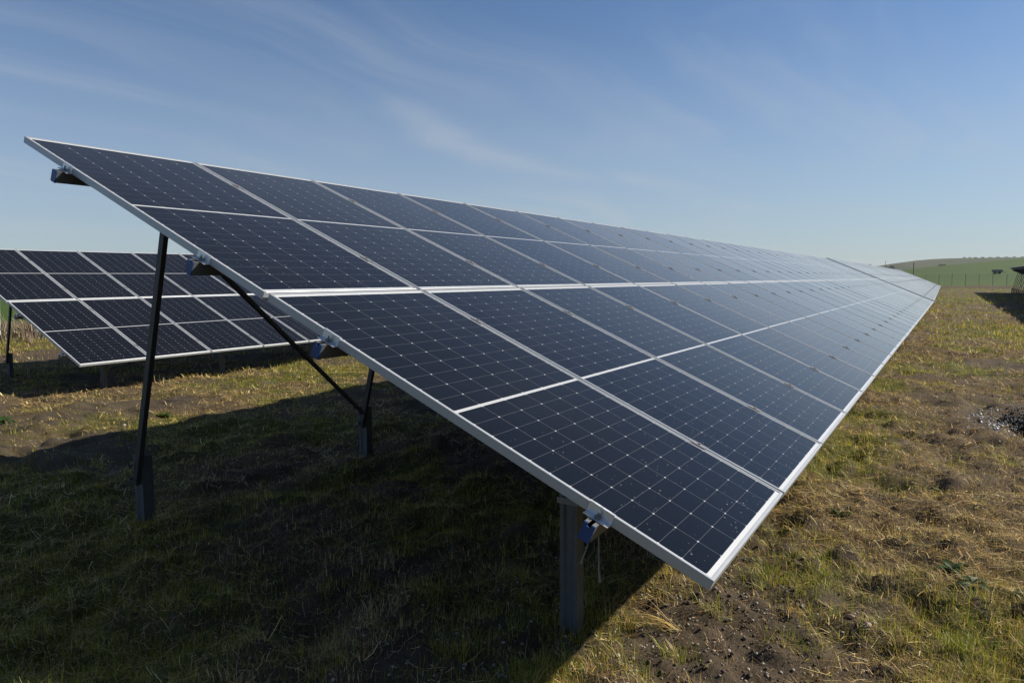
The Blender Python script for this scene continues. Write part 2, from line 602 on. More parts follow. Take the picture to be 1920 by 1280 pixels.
def blade_material(name, trans):
    m_, G_, out = new_mat(name)
    a = G_.new('ShaderNodeVertexColor', layer_name='tint')
    d = G_.new('ShaderNodeBsdfDiffuse')
    G_.l.new(a.outputs[0], d.inputs[0])
    tr = G_.new('ShaderNodeBsdfTranslucent')
    G_.l.new(a.outputs[0], tr.inputs[0])
    gl = G_.new('ShaderNodeBsdfGlossy')
    gl.inputs['Roughness'].default_value = 0.45
    gl.inputs['Color'].default_value = (0.5, 0.5, 0.45, 1)
    mx = G_.new('ShaderNodeMixShader')
    mx.inputs[0].default_value = trans
    G_.l.new(d.outputs[0], mx.inputs[1])
    G_.l.new(tr.outputs[0], mx.inputs[2])
    m2 = G_.new('ShaderNodeMixShader')
    m2.inputs[0].default_value = 0.05
    G_.l.new(mx.outputs[0], m2.inputs[1])
    G_.l.new(gl.outputs[0], m2.inputs[2])
    G_.l.new(m2.outputs[0], out.inputs[0])
    return m_


M['straw'] = blade_material('dry_straw', 0.20)
M['grass'] = blade_material('grass_blades', 0.45)
M['leaf'] = blade_material('weed_leaf', 0.35)
M['stone'] = simple('pale_stone', (0.30, 0.27, 0.23), 0.85, 0, 0.3, 40, 0.3)
M['pinkstone'] = simple('pinkish_stone', (0.36, 0.27, 0.21), 0.85, 0, 0.3, 40, 0.3)
M['chips'] = simple('pale_chips', (0.42, 0.42, 0.42), 0.6, 0, 0.4, 30)
M['clod'] = simple('soil_clod', (0.085, 0.067, 0.050), 0.95, 0, 0.5, 60, 0.2)
M['darksoil'] = simple('dark_rubble', (0.028, 0.026, 0.025), 0.7, 0, 0.5, 30, 0.4)
M['foliage'] = blade_material('shrub_foliage', 0.25)
M['bark'] = simple('bark', (0.07, 0.055, 0.04), 0.9, 0, 0.3, 6)
M['oldwood'] = simple('weathered_wood', (0.075, 0.07, 0.06), 0.85, 0, 0.3, 3)
M['fencesteel'] = simple('fence_post_steel', (0.20, 0.21, 0.21), 0.6, 0.5, 0.15, 3)
M['wire'] = simple('fence_wire', (0.22, 0.23, 0.23), 0.5, 0.7, 0.1, 3)
M['white'] = simple('white_paint', (0.72, 0.72, 0.70), 0.6, 0, 0.1, 5)
M['trailer'] = simple('grey_painted_steel', (0.13, 0.14, 0.16), 0.55, 0.2, 0.15, 2)
M['rubber'] = simple('tyre_rubber', (0.02, 0.02, 0.02), 0.85, 0, 0.2, 5)

# ---------------------------------------------------------------- ground, field and hills

def axis(segs):
    """segs: start, then (target, first_step, growth)"""
    xs = [segs[0]]
    for (tgt, st, gr, smax) in segs[1:]:
        s_ = st
        while xs[-1] + s_ < tgt:
            xs.append(xs[-1] + s_)
            s_ = min(s_ * gr, smax)
        xs.append(tgt)
    return np.array(xs)


def grid_mesh(name, xs, ys, zf, mat, colf=None, smooth=True):
    Xg, Yg = np.meshgrid(xs, ys, indexing='ij')
    Z = zf(Xg, Yg)
    V = np.stack([Xg.ravel(), Yg.ravel(), Z.ravel()], 1)
    nx, ny = len(xs), len(ys)
    i = np.arange(nx - 1)[:, None] * ny + np.arange(ny - 1)[None, :]
    Fq = np.stack([i, i + ny, i + ny + 1, i + 1], -1).reshape(-1, 4)
    cols = {'cover': colf(Xg.ravel(), Yg.ravel())} if colf else None
    return fast_mesh(name, V, Fq, mat, cols, smooth)


xa = axis([-40, (-4, 3, 1.0, 3), (-2.2, 0.25, 1.0, 0.25), (1.6, 0.022, 1.0, 1), (127, 0.024, 1.013, 2.0)])
yneg = -axis([0.0, (2.0, 0.03, 1.01, 0.1), (70, 0.06, 1.05, 4.0)])[::-1]
ypos = axis([0.0, (3.0, 0.03, 1.0, 0.1), (46, 0.035, 1.018, 1.2)])
ya = np.concatenate([yneg[:-1], ypos])


def cover(x, y):
    b, gr = bare_w(x, y), green_w(x, y)
    st = np.clip(0.35 + 1.1 * (fbm(x, y, 1.1, 211, 4) - 0.25), 0, 1)
    st = np.maximum(st, sst(np.hypot(x + 2, y), 10, 25) * 0.85)
    b = np.where(np.abs(x - 113) < 1.4, np.maximum(b, 0.95), b)
    return np.stack([b, gr * (1 - 0.5 * b), st], 1)


gr_me = grid_mesh('ground', xa, ya, ground_z, M['ground'], cover)
tag(link('ground', gr_me), 'dry grass and bare soil ground of the solar park', 'ground', kind='structure')


def field_z(x, y):
    base = ground_flat(np.clip(x, -200, 160), np.clip(y, -120, 120))
    inside = sst(x, -60, -36) * (1 - sst(x, 120, 126.5)) * sst(y, -76, -66) * (1 - sst(y, 42, 45.6))
    A = np.clip(7.6 - 0.095 * y, 1.0, 11.5)
    rise = A * sst(x, 120, 460) * (0.55 + 0.45 * sst(x, 120, 460))
    dip = 1 - 0.8 * sst(x, 470, 800)
    return base - 0.45 * inside + rise * dip - 0.02


xf = axis([-900, (-60, 40, 1.0, 60), (130, 4, 1.0, 4), (900, 5, 1.06, 40), (3200, 40, 1.1, 300)])
yf = np.concatenate([-axis([0.0, (80, 4, 1.0, 4), (1800, 5, 1.1, 120)])[::-1][:-1], axis([0.0, (80, 4, 1.0, 4), (1800, 5, 1.1, 120)])])
tag(link('field', grid_mesh('field', xf, yf, field_z, M['field'])), 'green young crop field rising behind the fence', 'field', kind='structure')


def hill_z(x, y):
    crest = np.interp(y, [-900, -400, -110, 3, 30, 56, 85, 111, 150, 260, 500], [24, 28, 30.0, 30.2, 29.4, 27.2, 23.5, 19.5, 12, 2, -6])
    crest = crest + 1.2 * (fbm(x, y, 0.012, 301, 3) - 0.5)
    sh = sst(x, 820, 1500) * (1 - 0.5 * sst(x, 1560, 2300))
    return -8 + (crest + 8) * sh


xh = axis([800, (1450, 30, 1.0, 30), (1600, 12, 1.0, 12), (2400, 30, 1.1, 120)])
yh = axis([-900, (-150, 40, 1, 40), (200, 9, 1, 9), (700, 20, 1.1, 80)])
tag(link('hill', grid_mesh('hill', xh, yh, hill_z, M['hill'])), 'pale hazy hill on the horizon', 'hill', kind='structure')

# ---------------------------------------------------------------- solar tables
TH1, TH2 = 0.41924, 0.42370


def tn(x, t, n, th):
    return (x, t * math.cos(th) - n * math.sin(th), t * math.sin(th) + n * math.cos(th))


def frame_bars(mb, mi=0):
    w, c = 0.0115, 0.0012
    prof = [(0, -PT), (w, -PT), (w, 0), (c, 0), (0, -c)]
    mb.prism(prof, (0, 0, 0), (0, PH, 0), (1, 0, 0), (0, 0, 1), mi)
    mb.prism(prof, (PW, PH, 0), (PW, 0, 0), (-1, 0, 0), (0, 0, 1), mi)
    mb.prism(prof, (PW - w - 2e-4, 0, 0.0), (w + 2e-4, 0, 0.0), (0, 1, 0), (0, 0, 1), mi)
    mb.prism(prof, (w + 2e-4, PH, 0.0), (PW - w - 2e-4, PH, 0.0), (0, -1, 0), (0, 0, 1), mi)


def glass_sheet(mb, mi_top=0, mi_back=1):
    e = 0.0118
    x0, x1, y0, y1, z0, z1 = e, PW - e, e, PH - e, -0.0085, -0.0030
    mb.box(x0, x1, y0, y1, z0, z1, mi_back)
    mb.mi[-5] = mi_top      # the upward face carries the cells


def clamp_bars(mb, ts, mi=0):
    for t in ts:
        mb.box(PW - 0.008, PITCH + 0.008, t - 0.035, t + 0.035, 0.0008, 0.0042, mi)
        mb.box(PW + 0.004, PITCH - 0.004, t - 0.035, t + 0.035, -0.030, 0.0008 - 1e-4, mi)
        mb.tube([(PW + 0.01, t, 0.0042), (PW + 0.01, t, 0.010)], 0.0065, 6, mi)


PURLIN_T = (0.40, 1.70, 2.535, 3.735)
CL_LOW = (0.40, 1.70)
CL_UP = (2.535 - PH - GAP, 3.735 - PH - GAP)

_g = MB(); glass_sheet(_g); ME_GLASS = _g.mesh('solar_panel', [M['cells'], M['back']])
_f = MB(); frame_bars(_f); ME_FRAME = _f.mesh('frame', M['alu'])
ME_CLAMP = []
for ts in (CL_LOW, CL_UP):
    for t_ in ts:
        _c = MB(); clamp_bars(_c, (t_,)); ME_CLAMP.append(_c.mesh('mid_clamp', M['clamp']))
ME_FAR = []
for ts in (CL_LOW, CL_UP):
    _p = MB(); glass_sheet(_p, 0, 1); frame_bars(_p, 2); clamp_bars(_p, ts, 3)
    ME_FAR.append(_p.mesh('solar_panel', [M['cells'], M['back'], M['alu'], M['clamp']]))

RAIL = [(-0.0205, -0.098), (0.0205, -0.098), (0.0205, -0.0358), (0.007, -0.0358), (0.007, -0.0388), (0.0178, -0.0388), (0.0178, -0.0952),
        (-0.0178, -0.0952), (-0.0178, -0.0388), (-0.007, -0.0388), (-0.007, -0.0358), (-0.0205, -0.0358)]


def c_prof(w, d, th=0.003, lip=0.014):
    """C section: web on a = 0, flanges run to a = d, b from -w/2 to w/2"""
    h = w / 2
    return [(0, -h), (d, -h), (d, -h + lip), (d - th, -h + lip), (d - th, -h + th), (th, -h + th), (th, h - th), (d - th, h - th),
            (d - th, h - lip), (d, h - lip), (d, h), (0, h)]


def sigma_prof(w, d, th=0.004, lip=0.016, rec=0.011):
    h = w / 2
    web = [(0, h), (0, h * 0.58), (rec, h * 0.36), (rec, -h * 0.36), (0, -h * 0.58)]
    inner = [(th, -h * 0.62), (rec + th, -h * 0.40), (rec + th, h * 0.40), (th, h * 0.62)]
    return [(0, -h), (d, -h), (d, -h + lip), (d - th, -h + lip), (d - th, -h + th), (th, -h + th)] + inner + \
        [(th, h - th), (d - th, h - th), (d - th, h - lip), (d, h - lip), (d, h)] + web


def solar_table(name, label, origin, yaw, pitch, th, n_mod, detail, group, gz, frames=None, upshift=-0.018):
    """detail 2: every panel has its frame and clamps as sub-parts; 0: one mesh per panel"""
    root = empty(name, origin, (0, -pitch, yaw))
    tag(root, label, 'solar table', group)
    L = (n_mod - 1) * PITCH + PW
    cth, sth = math.cos(th), math.sin(th)

    def P(x, t, n):
        return Vector(tn(x, t, n, th))
    for i in range(n_mod):
        for r in (0, 1):
            jit = random.uniform(-0.002, 0.002)
            loc = P(i * PITCH + (upshift if r else 0) + random.uniform(-.0015, .0015), r * (PH + GAP - 0.006) + random.uniform(-.002, .002), 0.0)
            rot = (th + random.uniform(-0.0012, 0.0012), jit * 0.4, 0)
            if detail:
                pn = link('solar_panel', ME_GLASS, root, loc, rot)
                link('frame', ME_FRAME, pn)
                if i < n_mod - 1:
                    link('mid_clamp', ME_CLAMP[r * 2], pn)
                    link('mid_clamp', ME_CLAMP[r * 2 + 1], pn)
            else:
                link('solar_panel', ME_FAR[r], root, loc, rot)
    tdir, ndir, xdir = Vector((0, cth, sth)), Vector((0, -sth, cth)), Vector((1, 0, 0))
    # purlins with blue end caps and z-shaped end clamps
    for k, t in enumerate(PURLIN_T):
        xs = (upshift if k > 1 else 0)
        mb = MB()
        mb.prism(RAIL, P(-0.062 + xs, t, 0), P(L + 0.06, t, 0), tdir, ndir)
        pu = mb.build('purlin', M['rail'], root)
        if detail:
            mb = MB()
            cap = [(-0.0215, -0.0995), (0.0215, -0.0995), (0.0215, -0.037), (0.0072, -0.037), (0.0072, -0.048), (-0.0072, -0.048), (-0.0072, -0.037), (-0.0215, -0.037)]
            mb.prism(cap, P(-0.067 + xs, t, 0), P(-0.0622 + xs, t, 0), tdir, ndir)
            mb.build('end_cap', M['cap'], pu)
            mb = MB()
            z = [(-0.0006, 0.0035), (-0.0006, -0.0320), (-0.028, -0.0320), (-0.028, -0.0350), (-0.0040, -0.0350), (-0.0040, 0.0005), (-0.0040, 0.0035)]
            z = [(-0.0006, -0.0015), (-0.0006, -0.0352), (-0.030, -0.0352), (-0.030, -0.0322), (-0.0042, -0.0322), (-0.0042, 0.0045), (0.007, 0.0045), (0.007, 0.0012), (-0.0006, 0.0012)]
            mb.prism(z, P(xs, t - 0.047, 0), P(xs, t + 0.047, 0), xdir, ndir)
            cl_ = mb.build('end_clamp', M['bracket'], pu)
            mb = MB()
            mb.tube([P(-0.017 + xs, t, -0.0322), P(-0.017 + xs, t, -0.022)], 0.010, 6)
            mb.tube([P(-0.017 + xs, t, -0.022), P(-0.017 + xs, t, -0.006)], 0.0045, 6)
            mb.build('bolt', M['bolt'], pu)
    fr = frames or [0.40 + 1.98 * i for i in range(int((L - 0.5) / 1.98) + 1)]
    Mw = Matrix.Translation(Vector(origin)) @ Euler((0, -pitch, yaw)).to_matrix().to_4x4()
    Minv = Mw.inverted()

    def gloc(x, y):
        w_ = Mw @ Vector((x, y, 0))
        return (Minv @ Vector((w_.x, w_.y, float(gz(w_.x, w_.y))))).z
    for i, x in enumerate(fr):
        # sloping rafter under the purlins
        mb = MB()
        mb.prism(c_prof(0.08, 0.045), P(x - 0.02, 0.25, -0.1385), P(x - 0.02, 3.95, -0.1385), xdir, ndir)
        mb.build('rafter', M['post'], root)
        # short front pile
        yf_ = 0.705
        zt = yf_ * sth / cth - 0.20 / cth
        mb = MB()
        mb.prism(sigma_prof(0.076, 0.060), (x - 0.035, yf_ - 0.02, gloc(x, yf_) - 0.3), (x - 0.035, yf_ - 0.02, zt), (1, 0, 0), (0, 1, 0))
        mb.build('front_pile', M['pile'], root)
        # rear pile with a leaning post bolted to it
        yr = 3.61
        gr_ = gloc(x, yr)
        mb = MB()
        mb.prism(sigma_prof(0.085, 0.068), (x - 0.03, yr, gr_ - 0.3), (x - 0.03, yr, gr_ + 0.44), (1, 0, 0), (0, 1, 0))
        mb.build('rear_pile', M['pile'], root)
        top = P(x, 3.42, -0.17)
        foot = Vector((x, yr - 0.005, gr_ + 0.27))
        d = (top - foot).normalized()
        sdir = Vector((1, 0, 0)).cross(d)
        mb = MB()
        mb.prism(c_prof(0.040, 0.030, 0.003, 0.009), foot + Vector((-0.063, 0, 0)), top + Vector((-0.063, 0, 0)), (1, 0, 0), -sdir)
        mb.build('post', M['post'], root)
        if detail:
            mb = MB()
            for dz in (0.31, 0.39):
                mb.tube([(x - 0.095, yr - 0.005, gr_ + dz), (x - 0.075, yr - 0.005, gr_ + dz)], 0.011, 6)
            mb.build('bolt', M['bolt'], root)
        # lengthwise brace in the first and every third bay
        if i % 3 == 0 and i + 1 < len(fr):
            x2 = fr[i + 1]
            A = Vector((x2 - 0.085, yr - 0.06, gloc(x2, yr) + 0.40))
            B = Vector((x - 0.07, 2.72, 2.72 * sth / cth - 0.225 / cth))
            d = (B - A).normalized()
            a = d.cross(Vector((0, 0, 1))).normalized()
            b = a.cross(d)
            mb = MB()
            mb.prism([(-0.011, -0.011), (0.011, -0.011), (0.011, -0.008), (-0.008, -0.008), (-0.008, 0.011), (-0.011, 0.011)], A, B, a, b)
            mb.build('brace', M['post'], root)
    return root


G_ROWS = 'long tilted tables of solar panels'
FR1 = [0.42, 2.38] + [2.38 + 1.98 * k for k in range(1, 14)]
solar_table('solar_table', 'nearest tilted solar table, two panels deep, with blue caps on its purlin ends', (0, 0, 0), 0.0, -0.0023, TH1, 28, 2, G_ROWS, ground_flat, FR1)
solar_table('solar_table', 'solar table directly beyond the dark gap at the far end of the nearest table', (29.92, 0.0, -0.048), 0.0090, -0.0027, TH1, 27, 0, G_ROWS, ground_flat)
solar_table('solar_table', 'farthest solar table at the pointed end of the middle row, near the fence', (58.50, 0.258, -0.126), 0.0090, -0.0027, TH1, 28, 0, G_ROWS, ground_flat)
solar_table('solar_table', 'dark solar table standing in the row behind on the left, seen under the nearest table', (3.316, 9.786, -0.242), 0.0, 0.0018, TH2, 28, 2, G_ROWS, ground_flat, [0.71 + 2.1 * i for i in range(14)])
for k, lab in enumerate(('far end table of the right-hand row, seen from behind with close-set leaning posts',
                         'middle table of the right-hand row, outside the frame and casting its shadow on the grass',
                         'near table of the right-hand row, outside the frame and casting its shadow on the grass')):
    n_ = 26
    L_ = (n_ - 1) * PITCH + PW
    x1_ = 83.6 - k * (L_ + 0.15)
    solar_table('solar_table', lab, (x1_ - L_, -9.05, -0.115), 0.0, 0.0, TH1, n_, 0, G_ROWS, ground_flat)

# ---------------------------------------------------------------- cord tied round the front pile
cd = empty('cord', (0.385, 0.685, 0.03))
tag(cd, 'pale cord tied round the front pile under the panels, its two loose ends hanging', 'cord')
mb = MB()
for k in range(3):
    z_ = -0.006 + k * 0.0085
    pts = [(-0.003, -0.046, z_), (0.073, -0.046, z_ + .003), (0.073, 0.046, z_), (-0.003, 0.046, z_ + .002), (-0.003, -0.046, z_)]
    mb.tube([(p[0], p[1], p[2]) for p in pts], 0.0042, 6)
mb.build('wrapping', M['cord'], cd)
mb = MB()
mb.tube([(0.03, -0.052, 0.03), (0.02, -0.075, -0.06), (0.01, -0.08, -0.16), (-0.004, -0.062, -0.22), (-0.008, -0.060, -0.235)], [0.0026, 0.0026, 0.0026, 0.003, 0.006], 6)
mb.build('loose_end', M['cord'], cd)
mb = MB()
mb.tube([(0.04, -0.052, 0.03), (0.03, -0.105, -0.05), (0.025, -0.12, -0.14), (0.015, -0.125, -0.25), (0.010, -0.132, -0.30)], [0.0026, 0.0026, 0.0026, 0.003, 0.006], 6)
mb.build('loose_end', M['cord'], cd)

# ---------------------------------------------------------------- blades of grass and straw

def blades(x, y, z, az, L, w, lift, bend, nseg=3, tip=0.15):
    """vectorised blades: start point, azimuth, length, width, lift angle (0 flat .. pi/2 upright), bend per length"""
    n = len(x)
    V = np.zeros((n, (nseg + 1) * 2, 3))
    px_, py_, pz_ = x.copy(), y.copy(), z.copy()
    ang = lift.copy()
    sx_, sy_ = -np.sin(az), np.cos(az)
    azc = az.copy()
    for k in range(nseg + 1):
        ww = w * (1 - (1 - tip) * (k / nseg) ** 1.6) * 0.5
        V[:, 2 * k, 0] = px_ - sx_ * ww
        V[:, 2 * k, 1] = py_ - sy_ * ww
        V[:, 2 * k, 2] = pz_
        V[:, 2 * k + 1, 0] = px_ + sx_ * ww
        V[:, 2 * k + 1, 1] = py_ + sy_ * ww
        V[:, 2 * k + 1, 2] = pz_
        st = L / nseg
        px_ = px_ + np.cos(azc) * np.cos(ang) * st
        py_ = py_ + np.sin(azc) * np.cos(ang) * st
        pz_ = pz_ + np.sin(ang) * st
        ang = ang - bend / nseg
        azc = azc + (bend * 0.35) / nseg
    base = (np.arange(n) * (nseg + 1) * 2)[:, None]
    q = np.array([[2 * k, 2 * k + 1, 2 * k + 3, 2 * k + 2] for k in range(nseg)])
    Fq = (base[:, :, None] + q[None]).reshape(-1, 4)
    return V.reshape(-1, 3), Fq, (nseg + 1) * 2


def scatter(n, r0, r1, a0=-58, a1=47, gam=0.0):
    """points spread evenly in log distance around the near corner"""
    r = r0 * (r1 / r0) ** (rng.random(n))
    a = np.radians(rng.uniform(a0, a1, n) + 31.0)
    x, y = -2.1 + r * np.cos(a), -0.58 + r * np.sin(a)
    # thin out what stands behind the near tables: where the sight line crosses their plane
    cx0, cy0, cz0 = -2.107, -0.578, 0.909
    zg = ground_flat(x, y)
    st, ct = math.sin(TH1), math.cos(TH1)
    na, nb_ = -cy0 * st + cz0 * ct, -y * st + zg * ct
    f = na / np.maximum(na - nb_, 1e-6)
    hx_, ht = cx0 + f * (x - cx0), (cy0 + f * (y - cy0)) / ct
    hid = (hx_ > 0.3) & (hx_ < 88) & (ht > 0.1) & (ht < 4.1)
    k = ~hid | (rng.random(n) < 0.22)
    return x[k], y[k], r[k]


def ground_at(x, y):
    return ground_z(x, y)


def tints(n, pal, var=0.22):
    pal = np.array(pal)
    c = pal[rng.integers(0, len(pal), n)]
    return np.clip(c * (1 + var * rng.standard_normal((n, 1))) * (1 + 0.06 * rng.standard_normal((n, 3))), 0.004, 0.9)


STRAW_PAL = [(0.68, 0.54, 0.28), (0.40, 0.275, 0.095), (0.50, 0.36, 0.135), (0.29, 0.19, 0.06), (0.20, 0.125, 0.045), (0.58, 0.45, 0.20), (0.13, 0.085, 0.036), (0.32, 0.23, 0.095)]
GREEN_PAL = [(0.175, 0.225, 0.013), (0.25, 0.275, 0.018), (0.085, 0.130, 0.010), (0.34, 0.30, 0.032), (0.39, 0.315, 0.05), (0.28, 0.275, 0.025)]

# lying straw
x, y, r = scatter(430000, 1.2, 45)
keep = rng.random(len(x)) < np.clip(0.35 + 1.9 * (fbm(x, y, 1.1, 211, 4) - 0.36), 0.12, 1) * (1 - 0.97 * bare_w(x, y)) * (y < 30)
x, y, r = x[keep], y[keep], r[keep]
n = len(x)
L = (0.02 + 0.095 * rng.random(n) ** 2.0) * np.clip(r / 8, 1, 2.0)
w = rng.uniform(0.0015, 0.0036, n) * np.clip(r / 3.5, 1, 9)
flow = 2.6 + 3.0 * vn(x, y, 0.5, 401)
az = flow + rng.normal(0, 0.9, n)
az = np.where(rng.random(n) < 0.5, az, rng.uniform(0, 6.283, n))
V, Fq, k_ = blades(x, y, ground_at(x, y) + rng.uniform(0.002, 0.018, n), az, L, w, rng.normal(0.12, 0.22, n), rng.normal(0.25, 0.6, n), 2, 0.5)
me = fast_mesh('dry_straw', V, Fq, M['straw'], {'tint': np.repeat(tints(n, STRAW_PAL, 0.3), k_, 0)})
tag(link('dry_straw', me), 'dry mown straw lying over the soil', 'straw', kind='stuff')


def tufts(x, y, r, per, hmin, hmax, wmin, wmax, pal, splay, base_mix=0.0, wexp=3.0, spread=0.03):
    n = len(x)
    cnt = np.maximum(3, (per * rng.uniform(0.6, 1.4, n) * np.clip(7.0 / r, 0.7, 2.6)).astype(int))
    idx = np.repeat(np.arange(n), cnt)
    m_ = len(idx)
    sz = rng.uniform(0.55, 1.25, n)[idx] * np.clip(r[idx] / 9, 1, 2.6)
    sp = spread * sz
    bx = x[idx] + rng.normal(0, 1, m_) * sp
    by = y[idx] + rng.normal(0, 1, m_) * sp
    az = np.arctan2(by - y[idx], bx - x[idx]) + rng.normal(0, 0.7, m_)
    h = rng.uniform(hmin, hmax, m_) * sz
    w = rng.uniform(wmin, wmax, m_) * np.clip(r[idx] / wexp, 1, 9)
    lift = np.clip(rng.normal(1.15, splay, m_), 0.1, 1.6)
    V, Fq, k_ = blades(bx, by, ground_at(bx, by) - 0.006, az, h, w, lift, rng.normal(0.75, 0.45, m_), 2, 0.12)
    tc_ = tints(n, pal, 0.15)[idx] * (1 + 0.18 * rng.standard_normal((m_, 1)))
    yel = rng.random(m_) < base_mix
    tc_[yel] = tints(int(yel.sum()), STRAW_PAL, 0.25)
    return V, Fq, np.repeat(np.clip(tc_, 0.004, 0.9), k_, 0)


x, y, r = scatter(46000, 1.3, 122)
keep = rng.random(len(x)) < (0.06 + green_w(x, y)) * (1 - 0.85 * bare_w(x, y)) * (y < 30)
x, y, r = x[keep], y[keep], r[keep]
V, Fq, c = tufts(x, y, r, 15, 0.025, 0.085, 0.0014, 0.0030, GREEN_PAL, 0.45, 0.20, 4.6, 0.04)
tag(link('green_grass', fast_mesh('green_grass', V, Fq, M['grass'], {'tint': c})), 'short green grass tufts spread over the ground', 'grass', kind='stuff')

x, y, r = scatter(46000, 1.3, 122)
keep = rng.random(len(x)) < np.clip(0.85 - green_w(x, y), 0.1, 1) * (1 - 0.9 * bare_w(x, y)) * (y < 30)
x, y, r = x[keep], y[keep], r[keep]
V, Fq, c = tufts(x, y, r, 12, 0.02, 0.075, 0.0012, 0.0026, STRAW_PAL, 0.5, 0.0, 4.6, 0.045)
tag(link('dry_grass', fast_mesh('dry_grass', V, Fq, M['straw'], {'tint': c})), 'dry yellow grass stubble spread over the ground', 'grass', kind='stuff')

# band of tall dry weeds along the left boundary
n = 5200
x = rng.uniform(-12, 60, n)
y = 27.5 + rng.normal(0, 1.6, n) + (x * 0.02)
r = np.hypot(x + 2.1, y + .58)
V, Fq, c = tufts(x, y, r * 0.4, 8, 0.25, 0.7, 0.006, 0.012, [(0.22, 0.18, 0.12), (0.28, 0.23, 0.15), (0.17, 0.14, 0.10)], 0.25, 0.0, 3.0, 0.10)
tag(link('dry_weeds', fast_mesh('dry_weeds', V, Fq, M['straw'], {'tint': c})), 'band of tall dry weeds along the left field boundary', 'weeds', kind='stuff')

# ---------------------------------------------------------------- single plants and stones near the camera

def one_tuft(name, label, cat, x, y, n, h, w, pal, splay, group=None, dirn=None, mat='grass', spread=0.03, yellow=0.15):
    cx_, cy_ = x, y
    z0 = float(ground_z(x, y))
    bx = rng.normal(0, spread, n)
    by = rng.normal(0, spread, n)
    az = np.arctan2(by, bx) + rng.normal(0, 0.6, n) if dirn is None else rng.normal(dirn, 0.45, n)
    hh = h * rng.uniform(0.45, 1.1, n)
    lift = np.clip(rng.normal(1.2 if dirn is None else 0.62, splay, n), 0.1, 1.55)
    zz = np.array([float(ground_z(cx_ + a, cy_ + b)) for a, b in zip(bx, by)]) - z0 - 0.008
    V, Fq, k_ = blades(bx, by, zz, az, hh, rng.uniform(0.7, 1.2, n) * w, lift, rng.normal(0.6, 0.4, n), 5, 0.12)
    c = tints(n, pal, 0.2)
    ye = rng.random(n) < yellow
    c[ye] = tints(int(ye.sum()), STRAW_PAL, 0.2)
    me = fast_mesh(name, V, Fq, M[mat], {'tint': np.repeat(c, k_, 0)})
    o = link(name, me, None, (x, y, z0))
    return tag(o, label, cat, group)


GT = 'grass tufts in the foreground'
one_tuft('grass_tuft', 'green grass tuft on bare soil at the bottom centre, casting a small shadow', 'grass tuft', 0.43, 0.245, 70, 0.105, 0.0032, GREEN_PAL[:4], 0.3, GT, spread=0.026)
one_tuft('grass_tuft', 'upright green tuft with dry blades just below the near corner of the table', 'grass tuft', 0.86, 0.235, 60, 0.10, 0.003, GREEN_PAL[:4], 0.3, GT, spread=0.03)
one_tuft('grass_tuft', 'light green tuft with drooping straw beside a dark hollow, bottom right', 'grass tuft', 0.95, -0.45, 65, 0.10, 0.003, GREEN_PAL[1:5], 0.3, GT, spread=0.028, yellow=0.35)
one_tuft('grass_tuft', 'dense dark green tuft at the bottom right corner', 'grass tuft', 0.98, -0.64, 120, 0.11, 0.003, GREEN_PAL[:3], 0.45, GT, spread=0.04, yellow=0.1)
one_tuft('grass_tuft', 'wide green tuft under the lower panel edge, right of the near corner', 'grass tuft', 1.32, 0.10, 150, 0.085, 0.003, GREEN_PAL, 0.4, GT, spread=0.048, yellow=0.2)
one_tuft('straw_clump', 'clump of long dry stalks leaning left on the soil behind the front pile', 'dry grass', 0.66, 0.33, 26, 0.24, 0.003, STRAW_PAL[:5], 0.16, None, 2.1, 'straw', 0.02, 0)


def weed(label, x, y, n, size, col, group, back=None):
    z0 = float(ground_z(x, y))
    V, Fq, C_ = [], [], []
    for i in range(n):
        az = 6.283 * i / n + rng.normal(0, 0.3)
        Ln = 1.05 * size * rng.uniform(0.6, 1.1)
        wd = Ln * rng.uniform(0.32, 0.46)
        up = rng.uniform(0.25, 0.95)
        ns = 7
        px_, py_, pz_, ang = 0.0, 0.0, 0.0, up
        b = len(V)
        cc = np.array(col if (back is None or rng.random() < 0.7) else back) * rng.uniform(0.75, 1.3)
        for k in range(ns + 1):
            s_ = k / ns
            prof_ = (math.sin(math.pi * min(1, 0.08 + s_ * 0.95)) ** 0.75) * (1 + 0.22 * math.sin(s_ * 19 + i))
            if s_ < 0.22:
                prof_ *= 0.25
            ww = wd * 0.5 * max(0.03, prof_)
            ex, ey = -math.sin(az), math.cos(az)
            cr = 0.25 * ww
            V += [(px_ - ex * ww, py_ - ey * ww, pz_ + cr), (px_, py_, pz_), (px_ + ex * ww, py_ + ey * ww, pz_ + cr)]
            C_ += [cc] * 3
            st = Ln / ns
            px_ += math.cos(az) * math.cos(ang) * st
            py_ += math.sin(az) * math.cos(ang) * st
            pz_ += math.sin(ang) * st
            ang -= rng.uniform(0.1, 0.28)
        for k in range(ns):
            q = b + 3 * k
            Fq += [(q, q + 1, q + 4, q + 3), (q + 1, q + 2, q + 5, q + 4)]
    me = fast_mesh('weed', np.array(V), np.array(Fq), M['leaf'], {'tint': np.array(C_)}, True)
    return tag(link('weed', me, None, (x, y, z0 + 0.012)), label, 'weed', group)


GW = 'broad-leaved weeds'
weed('dark green broad-leaved weed between dry straw at the right', 1.90, -0.63, 11, 0.10, (0.030, 0.062, 0.016), GW)
weed('weed with grey-green leaf undersides showing, lower right edge', 1.60, -0.70, 8, 0.095, (0.045, 0.075, 0.024), GW, (0.22, 0.25, 0.17))
weed('pale grey-green weed at the right edge of the photo', 1.62, -0.90, 9, 0.095, (0.15, 0.18, 0.11), GW)
weed('low dark weed just right of the lower panel edge', 2.45, -0.06, 10, 0.09, (0.035, 0.06, 0.018), GW)
weed('green leafy weed in the sunlit strip at the far left edge', 1.72, 8.42, 18, 0.17, (0.035, 0.075, 0.018), GW)
weed('bushy dark weed at the shadow edge in the left sunlit strip', 2.85, 7.15, 20, 0.11, (0.05, 0.08, 0.018), GW)


